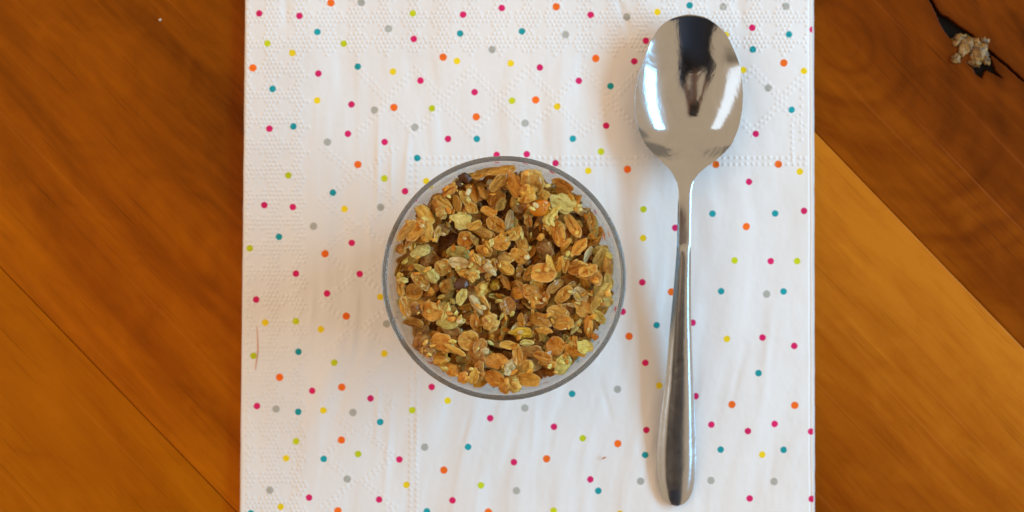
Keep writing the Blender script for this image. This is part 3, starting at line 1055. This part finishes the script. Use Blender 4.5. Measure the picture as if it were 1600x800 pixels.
# 2. loose flakes that show between the large ones
FILL = 164
for i_ in range(FILL):
    rr_ = 0.0283 * math.sqrt(rd.random()); t = rd.uniform(0, 6.2832)
    if i_ < 46: rr_ = rd.uniform(0.0262, 0.0290); t = i_ * 6.2832 / 46
    kind = rd.choice(['flake'] * 6 + ['rag'] * 4 + ['round', 'sliver', 'cluster'])
    L = rd.uniform(0.0032, 0.0066)
    dims = (L, L * rd.uniform(.50, .72), rd.uniform(.0010, .0015))
    if kind == 'sliver': dims = (0.005, 0.0013, 0.0012)
    if kind == 'cluster': dims = (0.0032, 0.003, 0.0026)
    rot = rotm(rd.uniform(0, 6.28), R(rd.gauss(0, 30)), R(rd.gauss(0, 22)), rd.random() < .4)
    piece(kind, rr_ * math.cos(t), rr_ * math.sin(t), dims, rot, LIN[rd.choice(wts)], 0.10)

# 3. the pieces one can pick out in the heap: kind, photo x, y, length, width (px), turn, colour
HERO = '''f738,298,42,18,73,A r727,277,22,15,30,R r716,289,14,11,0,R f702,297,30,15,-35,B f692,317,32,15,35,c f715,318,27,15,80,c f727,312,29,15,60,c
f737,325,22,16,40,c f755,264,44,13,-18,c f783,260,46,13,-15,a f778,286,34,18,-45,G f757,300,25,16,55,c f777,312,32,19,-50,a f782,319,22,14,-60,C
f685,324,28,15,50,A f665,336,36,21,50,c x690,333,20,20,0,k g803,290,44,24,65,a x836,272,39,38,0,k x825,304,26,27,0,c g849,306,20,16,0,c
g882,318,46,30,20,C f880,287,36,12,35,B m843,326,30,27,-30,M f798,345,38,13,-70,W f860,338,30,16,-50,p f812,362,25,10,70,a f873,365,42,20,82,O
f895,353,42,17,58,O f934,348,36,15,80,C f924,345,30,12,85,c o783,380,29,23,-20,O f805,365,26,18,-50,k g790,405,24,21,0,k g812,400,30,25,30,G
x852,388,32,28,0,D f885,383,26,10,-55,A f918,397,28,9,-70,W f905,386,34,16,-50,A g938,392,24,18,0,C f938,402,34,18,-60,C f955,415,36,16,88,k
f900,418,28,20,-20,O f861,415,35,11,75,c o848,428,38,33,0,A f875,412,25,10,-70,c f884,415,25,9,-80,c f918,423,32,18,-30,a f667,362,34,22,80,c
g651,361,36,22,-50,O f683,366,26,8,-75,c f636,360,40,13,-55,B g658,392,32,19,-25,C f716,396,38,23,10,p f717,411,32,17,10,W g722,344,34,25,10,C
o727,373,25,24,0,O f739,377,20,16,60,y f753,362,34,16,25,G f775,350,34,22,40,a g757,392,26,20,10,G o692,418,27,25,0,G f663,421,38,17,25,C
g676,431,28,18,45,C f619,420,26,9,-75,c e766,421,26,12,45,W g746,405,18,12,60,k f790,419,30,18,30,c o646,457,27,25,0,a f658,440,34,18,45,G
x698,448,25,24,0,k r722,444,22,19,0,R g740,428,22,16,10,C f722,463,28,14,-70,p e745,476,36,12,57,W s754,465,42,9,62,k f773,444,19,13,-70,Y
f790,441,27,11,60,O f777,464,28,10,8,p f700,503,34,20,5,p f697,487,28,13,-75,C f677,485,36,28,20,A f742,502,28,14,85,a x767,504,28,27,0,k
f721,498,16,10,30,C f633,480,34,19,70,A x653,481,22,20,0,D f645,505,32,17,20,A f626,452,24,11,80,a x625,437,12,12,0,k f793,478,27,23,70,B
s815,447,29,8,40,k f833,460,38,26,40,B f868,449,34,20,-20,B f880,460,36,18,-50,A f872,488,36,21,25,a f907,461,28,20,45,W s893,477,15,6,15,W
g912,482,28,26,0,G f932,470,34,12,-60,C s900,510,30,8,-55,C f918,510,38,15,-85,a f938,496,27,13,50,p x947,470,22,22,0,C o880,505,34,26,0,G
f843,500,40,20,30,G f816,500,22,14,70,k g815,521,36,18,0,Y s787,515,30,8,-75,C g850,516,26,12,10,k f690,533,34,26,10,A f732,530,34,28,0,a
f750,541,28,19,-60,B g775,562,34,25,10,A g758,547,13,11,0,W g796,572,26,16,-60,W f773,590,34,22,30,A s745,575,30,8,-80,B s752,577,28,8,-84,G
x690,561,28,24,0,a x660,535,32,30,0,D x672,547,22,20,0,D f741,586,26,14,-80,c s712,545,38,8,28,c x706,577,24,20,0,A x725,588,20,18,0,A
x803,600,29,26,0,k x789,604,20,18,0,A f829,548,38,18,5,B f868,540,30,29,30,A f808,553,34,14,85,G o824,569,22,17,10,y f826,590,36,22,10,y
f855,567,28,14,15,c g900,550,34,22,10,a g917,545,25,22,0,p g880,570,34,24,-60,p f823,535,22,10,0,C m929,526,11,10,0,B f795,538,30,12,5,c
f848,556,30,16,20,B f764,330,26,14,20,a f742,352,24,12,-30,c f826,345,22,12,80,B f950,440,26,14,70,C f946,452,24,14,-50,C'''.split()
KIND = {'f': 'flake', 'g': 'rag', 'o': 'round', 'e': 'seed', 's': 'sliver', 'x': 'cluster', 'm': 'fruit', 'r': 'raisin'}
rd.seed(11)
zs = ZR - 0.004
ksc = (CAM_H - zs) / CAM_H / PPM
hero_i = list(range(len(HERO)))
for s_ in HERO:
    f_ = s_[1:].split(',')
    kind = KIND[s_[0]]
    x, y, L, W, an = map(float, f_[:5])
    c = f_[5]
    p = P(x, y, zs)
    lx, ly = p.x - GX, p.y - GY
    L *= ksc * 1.06; W *= ksc * 1.10
    th_ = rd.uniform(0.0012, 0.0017)
    tilt = 17
    if kind in ('cluster', 'raisin', 'fruit'): th_ = min(L, W) * (0.75 if kind != 'fruit' else 0.6)
    if kind in ('seed', 'sliver'): th_ = W * 0.7
    if W / L < 0.36 and kind == 'flake':       # seen nearly edge-on
        tilt_x = R(rd.choice((-1, 1)) * rd.uniform(35, 50)); W *= 1.35
    else:
        tilt_x = R(rd.gauss(0, tilt))
    rot = rotm(R(-an), tilt_x, R(rd.gauss(0, 10)))
    piece(kind, lx, ly, (L, W, th_), rot, LIN[c], 0.08, 'dark wrinkled raisin' if kind == 'raisin' else None)

# 4. crumbs and broken bits lying over the flakes
stuff_v, stuff_q, stuff_t, stuff_c = [], [], [], []
for _ in range(290):
    rr_ = 0.0280 * math.sqrt(rd.random()); t = rd.uniform(0, 6.2832)
    me = rd.choice(lib['rag'] + lib['fruit'][:1] + lib['sliver'])
    L = rd.uniform(0.0006, 0.0025)
    dims = (L, L * rd.uniform(.4, .8), L * rd.uniform(.3, .6))
    rot = rotm(rd.uniform(0, 6.28), R(rd.gauss(0, 25)), R(rd.gauss(0, 25)))
    p = settle(me, rr_ * math.cos(t), rr_ * math.sin(t), dims, rot, 0.35)
    add_stuff(me, Matrix.Translation(p) @ rot @ Matrix.Diagonal(dims + (1,)), LIN[rd.choice('CCCWkkcaAAGBp')])
me = mesh_np('granola_crumbs', np.concatenate(stuff_v) - np.array([0, 0, GO.z]), stuff_q if stuff_q else None, stuff_t if stuff_t else None)
at = me.attributes.new('tint', 'FLOAT_COLOR', 'POINT')
at.data.foreach_set('color', np.concatenate(stuff_c).astype(np.float32).ravel())
o = obj('granola_crumbs', me, CRU, granola)
o['kind'] = 'stuff'

# ------------------------------------------------------------------ the spoon
ST = np.array([  # photo y, centre x, half width
 (22, 1077, 1.0), (23, 1078, 9), (25, 1079, 20), (29, 1078, 29), (35, 1077, 39), (42, 1078, 47), (50, 1079, 54), (62, 1079.5, 61), (75, 1080, 66.5), (100, 1080, 76.5),
 (125, 1078, 82.5), (150, 1077, 85), (175, 1076, 84), (200, 1075.5, 79), (225, 1076, 68.5), (240, 1076, 55), (250, 1075.5, 44), (260, 1074, 31),
 (270, 1072, 20.8), (285, 1070.3, 12.6), (300, 1070, 10.6), (330, 1069.6, 10.3), (380, 1068.7, 10.5), (400, 1068.4, 11.4), (450, 1066.3, 13.3),
 (500, 1064.3, 16), (550, 1063, 19), (600, 1061.8, 22.3), (650, 1059.4, 26.9), (700, 1057.6, 30), (725, 1057.4, 30.5), (750, 1057.2, 28.8),
 (768, 1057.3, 25.2), (780, 1057.5, 19.5), (787, 1057.6, 12.5), (790, 1057.6, 6.5), (791, 1057.6, 1.0)])
def interp(y, col):
    return np.interp(y, ST[:, 0], ST[:, col])
ys_ = np.concatenate([np.array([22, 22.4, 23, 24, 25.3, 27, 29, 32, 35, 38, 42, 46]), np.arange(50, 300, 4.0), np.arange(300, 380, 8.0),
                      np.arange(380, 394, 1.0), np.arange(394, 740, 9.0), np.arange(742, 780, 4.0), np.array([780, 783, 785.5, 787, 788.5, 789.6, 790.4, 791])])
# smooth the traced outline a little
def smooth_interp(y, col):
    acc = 0; w = 0
    for d in (-3, -1.5, 0, 1.5, 3):
        dd = d * np.clip(np.minimum(y - 22, 791 - y) / 12, 0, 1) * 2
        g = math.exp(-(d / 2.2) ** 2)
        acc = acc + g * interp(y + dd, col); w += g
    return acc / w
CX = smooth_interp(ys_, 1); HW = smooth_interp(ys_, 2)
# height of the edge above the napkin (mm) along the spoon
zk = np.array([(22, 9.4), (75, 8.5), (125, 7.8), (175, 7.6), (210, 8.0), (245, 9.2), (280, 10.8), (310, 11.7), (360, 11.3), (450, 9.3), (550, 6.7), (650, 4.2), (720, 2.6), (760, 2.2), (791, 2.1)])
def zedge(y):
    acc = 0
    for d in (-24, -12, 0, 12, 24): acc = acc + np.interp(np.clip(y + d, 22, 791), zk[:, 0], zk[:, 1])
    return acc / 5
ZE = zedge(ys_)
K = 33
uu = np.sin(np.linspace(-1, 1, K) * math.pi / 2)
loops = []
for y, cx, hw, ze in zip(ys_, CX, HW, ZE):
    bowl = float(1 - sstep(130, 300, y)) ** 0.8
    # line along the bottom of the bowl: deepest towards the handle
    ts = min(1.0, max(0.0, (y - 178) / 150.0))
    zc = 1.2 + 8.2 * ((200 - y) / 178.0) ** 2 + 9.6 * ts ** 3 * (ts * (6 * ts - 15) + 10)
    depth = max(0.0, ze - zc)
    depth *= 1 - (1 - min(1.0, hw / 85.0) ** 0.6) * float(sstep(150, 262, y))
    if y < 30: depth *= (y - 22) / 8
    rise = float(sstep(378, 398, y))
    camber = (0.10 + 0.0 * rise) * 1.0 * (1 - bowl) + rise * (0.08 + 0.042 * hw)
    endf = float(np.clip((791 - y) / 22, 0, 1)) ** 0.5
    tipf = float(np.clip((y - 22) / 10, 0, 1)) ** 0.5
    camber *= endf
    thick = (0.9 * bowl + 1.5 * (1 - bowl)) * (0.35 + 0.65 * endf) * (0.5 + 0.5 * tipf)
    top, bot = [], []
    for u in uu:
        prof_b = 1 - (u * u + 0.04) ** 1.08 / 1.04 ** 1.08
        # handle: a broad convex land with narrow chamfered margins
        prof_h = (1 - u * u) * 0.72 + 0.28 * float(1 - sstep(0.62, 0.98, abs(u)))
        ztop = ze - depth * prof_b + camber * prof_h
        edge = (1 - abs(u) ** 6)
        zt = ztop + thick * 0.12 * (edge - 1)
        zb = ztop - thick * (0.35 + 0.65 * edge) 
        if bowl < 1: zb -= 0.35 * (1 - bowl) * (1 - u * u) * endf
        z_t = zt / 1000 + NZ; z_b = zb / 1000 + NZ
        sc = (CAM_H - (ze / 1000 + NZ)) / CAM_H
        xw = (cx + hw * u - 800) / PPM * sc
        yw = (400 - y) / PPM * sc
        top.append((xw, yw, z_t)); bot.append((xw, yw, z_b))
    loops.append(top + bot[::-1])
LP = np.array(loops)          # stations x (2K) x 3
zmin = LP[:, :, 2].min()
LP[:, :, 2] += (NZ - 0.00002) - zmin
n_s, n_k = LP.shape[0], LP.shape[1]
sv = LP.reshape(-1, 3)
sq = []
for i in range(n_s - 1):
    for j in range(n_k):
        j2 = (j + 1) % n_k
        sq.append((i * n_k + j, i * n_k + j2, (i + 1) * n_k + j2, (i + 1) * n_k + j))
sq = np.array(sq)[:, ::-1]
full = mesh_np('spoon_full', sv, sq)
bm = bmesh.new(); bm.from_mesh(full)
bmesh.ops.recalc_face_normals(bm, faces=bm.faces)
bm.to_mesh(full); bm.free(); full.update()
nrm = np.empty(len(full.vertices) * 3, np.float32)
full.vertex_normals.foreach_get('vector', nrm)
nrm = nrm.reshape(-1, 3)
fq = np.array([list(p.vertices) for p in full.polygons])
STEEL = steel_mat()
org = P(1068, 400, NZ)
spoon = thing('spoon', 'polished stainless steel spoon lying bowl up on the napkin right of the glass', 'spoon', org)
cut = int(np.argmin(np.abs(ys_ - 286)))
st_of = (np.minimum.reduce(fq, axis=1) // n_k)
for nm, sel in (('bowl', st_of < cut), ('handle', st_of >= cut)):
    f = fq[sel]
    used, invx = np.unique(f.ravel(), return_inverse=True)
    m = mesh_np(nm, sv[used] - np.array(org), invx.reshape(-1, 4))
    # end caps are closed by the tiny first and last loops
    m.normals_split_custom_set_from_vertices([tuple(v) for v in nrm[used]])
    obj(nm, m, STEEL, spoon)
bpy.data.meshes.remove(full)

# ------------------------------------------------------------------ small stray bits
def crumb(px, py, z, l, w, h, ang, col, label, name='crumb', cat='crumb', seed=1):
    me = blob_mesh(name, seed, 2, 0.4, 3.0)
    o = obj(name, me, plain(name + '_tint_%d' % seed, col, 0.6, 0.3), None, P(px, py, z + h * 0.42))
    o.scale = (l, w, h); o.rotation_euler = (0, 0, ang)
    return tag(o, label, cat)
crumb(250, 31, 0, 0.0009, 0.0008, 0.0006, 0.4, (0.62, 0.5, 0.38, 1), 'tiny pale crumb lying on the dark plank at the upper left', seed=91)
crumb(943.5, 715.5, NZ, 0.0014, 0.0005, 0.0004, R(28), (0.62, 0.22, 0.08, 1), 'tiny orange brown crumb on the napkin below and right of the glass', seed=92)
# thin reddish fibre on the left margin of the napkin
pts = [(401, 509), (402, 521), (402.6, 533), (403, 546), (402, 556), (400.5, 566), (399, 578)]
cu = []
for i, (x, y) in enumerate(pts):
    r = 0.00014 * (0.35 + 0.65 * math.sin(math.pi * (i + 0.4) / len(pts)))
    c = P(x, y, NZ + 0.00016)
    for a in range(6):
        t = a * math.pi / 3
        cu.append((c.x + r * math.cos(t), c.y, c.z + r * 0.7 * math.sin(t)))
fo = obj('fibre', mesh_np('fibre', np.array(cu), grid_quads(len(pts), 6).tolist() + [(i * 6 + 5, (i + 1) * 6 + 5, (i + 1) * 6, i * 6) for i in range(len(pts) - 1)]),
         plain('fibre_red', (0.72, 0.34, 0.20, 1), 0.7, 0.2))
tag(fo, 'thin reddish fibre stuck to the left margin of the napkin', 'fibre')

# ------------------------------------------------------------------ the photographer, seen only mirrored in the spoon
def skin_mesh(name, nodes, edges, root, mat, parent, sub=2):
    me = bpy.data.meshes.new(name)
    me.from_pydata([n[0] for n in nodes], edges, [])
    o = bpy.data.objects.new(name, me)
    me.materials.append(mat)
    link(o, parent)
    md = o.modifiers.new('skin', 'SKIN')
    md.use_smooth_shade = True
    sv_ = me.skin_vertices[0].data if me.skin_vertices else None
    if sv_ is None:
        bm = bmesh.new(); bm.from_mesh(me); bm.verts.layers.skin.verify(); bm.to_mesh(me); bm.free()
        sv_ = me.skin_vertices[0].data
    for i, n in enumerate(nodes):
        r = n[1] if isinstance(n[1], tuple) else (n[1], n[1])
        sv_[i].radius = r
        sv_[i].use_root = (i == root)
    sb = o.modifiers.new('smooth', 'SUBSURF'); sb.levels = sub; sb.render_levels = sub
    return o
person = thing('person', 'person in a dark navy top leaning over the table with a camera held out', 'person', (0, -0.62, -0.76))
PO = Vector((0, -0.62, -0.76))
def rel(x, y, z): return (x - PO.x, y - PO.y, z - PO.z)
SKIN = plain('skin_tone', (0.42, 0.24, 0.16, 1), 0.5, 0.35)
NAVY = plain('navy_cloth', (0.060, 0.068, 0.088, 1), 0.85, 0.2)
DARK = plain('dark_trousers', (0.03, 0.03, 0.035, 1), 0.85, 0.2)
HAIR = plain('dark_hair', (0.045, 0.03, 0.02, 1), 0.5, 0.4)
N = []; Ed = []
def nd(x, y, z, r, frm=None):
    N.append((rel(x, y, z), r))
    if frm is not None: Ed.append((frm, len(N) - 1))
    return len(N) - 1
pel = nd(0, -0.68, 0.10, 0.10)
ch = nd(0.03, -0.44, 0.54, 0.10, pel)
nk = nd(0.03, -0.25, 0.71, 0.05, ch)
n2 = nd(0.03, -0.19, 0.765, 0.047, nk)
jaw = nd(0.03, -0.13, 0.80, 0.062, n2)
hd = nd(0.03, -0.105, 0.86, 0.080, jaw)
cr = nd(0.03, -0.115, 0.93, 0.066, hd)
nose = nd(0.03, -0.03, 0.835, 0.012, jaw)
for sx in (-1, 1):
    nd(0.03 + sx * 0.082, -0.115, 0.85, 0.014, hd)          # ears
    sh = nd(0.03 + sx * 0.20, -0.29, 0.66, 0.05, nk)
    el = nd(sx * 0.22, -0.22, 0.60, 0.038, sh)
    wr = nd(sx * 0.105, -0.075, 0.585, 0.024, el)
    pm = nd(sx * 0.082, -0.02, 0.605, 0.026, wr)
    for q, (fy, ln) in enumerate(((0.022, 0.030), (0.008, 0.034), (-0.008, 0.032), (-0.024, 0.026))):
        f1 = nd(sx * 0.078, fy, 0.635, 0.0088, pm)
        f2 = nd(sx * 0.066, fy + 0.004, 0.652, 0.0082, f1)
        nd(sx * (0.066 - ln * 0.7), fy + 0.006, 0.655, 0.0075, f2)
    t1 = nd(sx * 0.070, -0.045, 0.605, 0.010, pm)
    nd(sx * 0.046, -0.048, 0.612, 0.009, t1)
for sx in (-1, 1):
    hp = nd(sx * 0.10, -0.68, 0.02, 0.085, pel)
    kn_ = nd(sx * 0.11, -0.60, -0.34, 0.06, hp)
    an_ = nd(sx * 0.11, -0.62, -0.69, 0.04, kn_)
    nd(sx * 0.12, -0.50, -0.735, 0.03, an_)
skin_mesh('body', N, Ed, 0, SKIN, person)
N = []; Ed = []
pel = nd(0, -0.68, 0.06, (0.20, 0.125))
mid = nd(0.01, -0.62, 0.30, (0.20, 0.12), pel)
ch = nd(0.03, -0.43, 0.56, (0.24, 0.13), mid)
nk = nd(0.03, -0.26, 0.69, (0.17, 0.11), ch)
for sx in (-1, 1):
    sh = nd(0.03 + sx * 0.20, -0.29, 0.66, 0.09, nk)
    el = nd(sx * 0.22, -0.22, 0.60, 0.065, sh)
    nd(sx * 0.14, -0.12, 0.60, 0.05, el)
skin_mesh('shirt', N, Ed, 0, NAVY, person)
N = []; Ed = []
pel = nd(0, -0.69, 0.09, (0.16, 0.12))
for sx in (-1, 1):
    hp = nd(sx * 0.10, -0.68, 0.0, 0.105, pel)
    kn_ = nd(sx * 0.11, -0.60, -0.34, 0.078, hp)
    nd(sx * 0.11, -0.62, -0.67, 0.06, kn_)
skin_mesh('trousers', N, Ed, 0, DARK, person)
hm = blob_mesh('hair', 97, 3, 0.08, 3)
ho = obj('hair', hm, HAIR, person, rel(0.03, -0.14, 0.895))
ho.scale = (0.19, 0.17, 0.19)
# the camera in the hands, lens looking down
def cyl(bm, r0, r1, z0, z1, n=40, cx=0, cy=0):
    a = [bm.verts.new((cx + r0 * math.cos(6.28318 * i / n), cy + r0 * math.sin(6.28318 * i / n), z0)) for i in range(n)]
    b = [bm.verts.new((cx + r1 * math.cos(6.28318 * i / n), cy + r1 * math.sin(6.28318 * i / n), z1)) for i in range(n)]
    for i in range(n): bm.faces.new((a[i], a[(i + 1) % n], b[(i + 1) % n], b[i]))
    bm.faces.new(a[::-1]); bm.faces.new(b)
BLK = plain('black_camera_body', (0.018, 0.018, 0.02, 1), 0.45, 0.4)
kam = thing('camera', 'black camera held over the table with its lens looking down', 'camera', (0, 0, 0.556))
bm = bmesh.new()
bmesh.ops.create_cube(bm, size=1)
bmesh.ops.scale(bm, vec=(0.132, 0.088, 0.036), verts=bm.verts)
bmesh.ops.translate(bm, vec=(0, 0.004, 0.082), verts=bm.verts)
bmesh.ops.bevel(bm, geom=list(bm.edges), offset=0.008, segments=3, affect='EDGES')
m = bpy.data.meshes.new('camera_body'); bm.to_mesh(m); bm.free(); obj('camera_body', m, BLK, kam)
bm = bmesh.new(); cyl(bm, 0.030, 0.032, 0.002, 0.062); m = bpy.data.meshes.new('lens'); bm.to_mesh(m); bm.free(); obj('lens', m, BLK, kam)
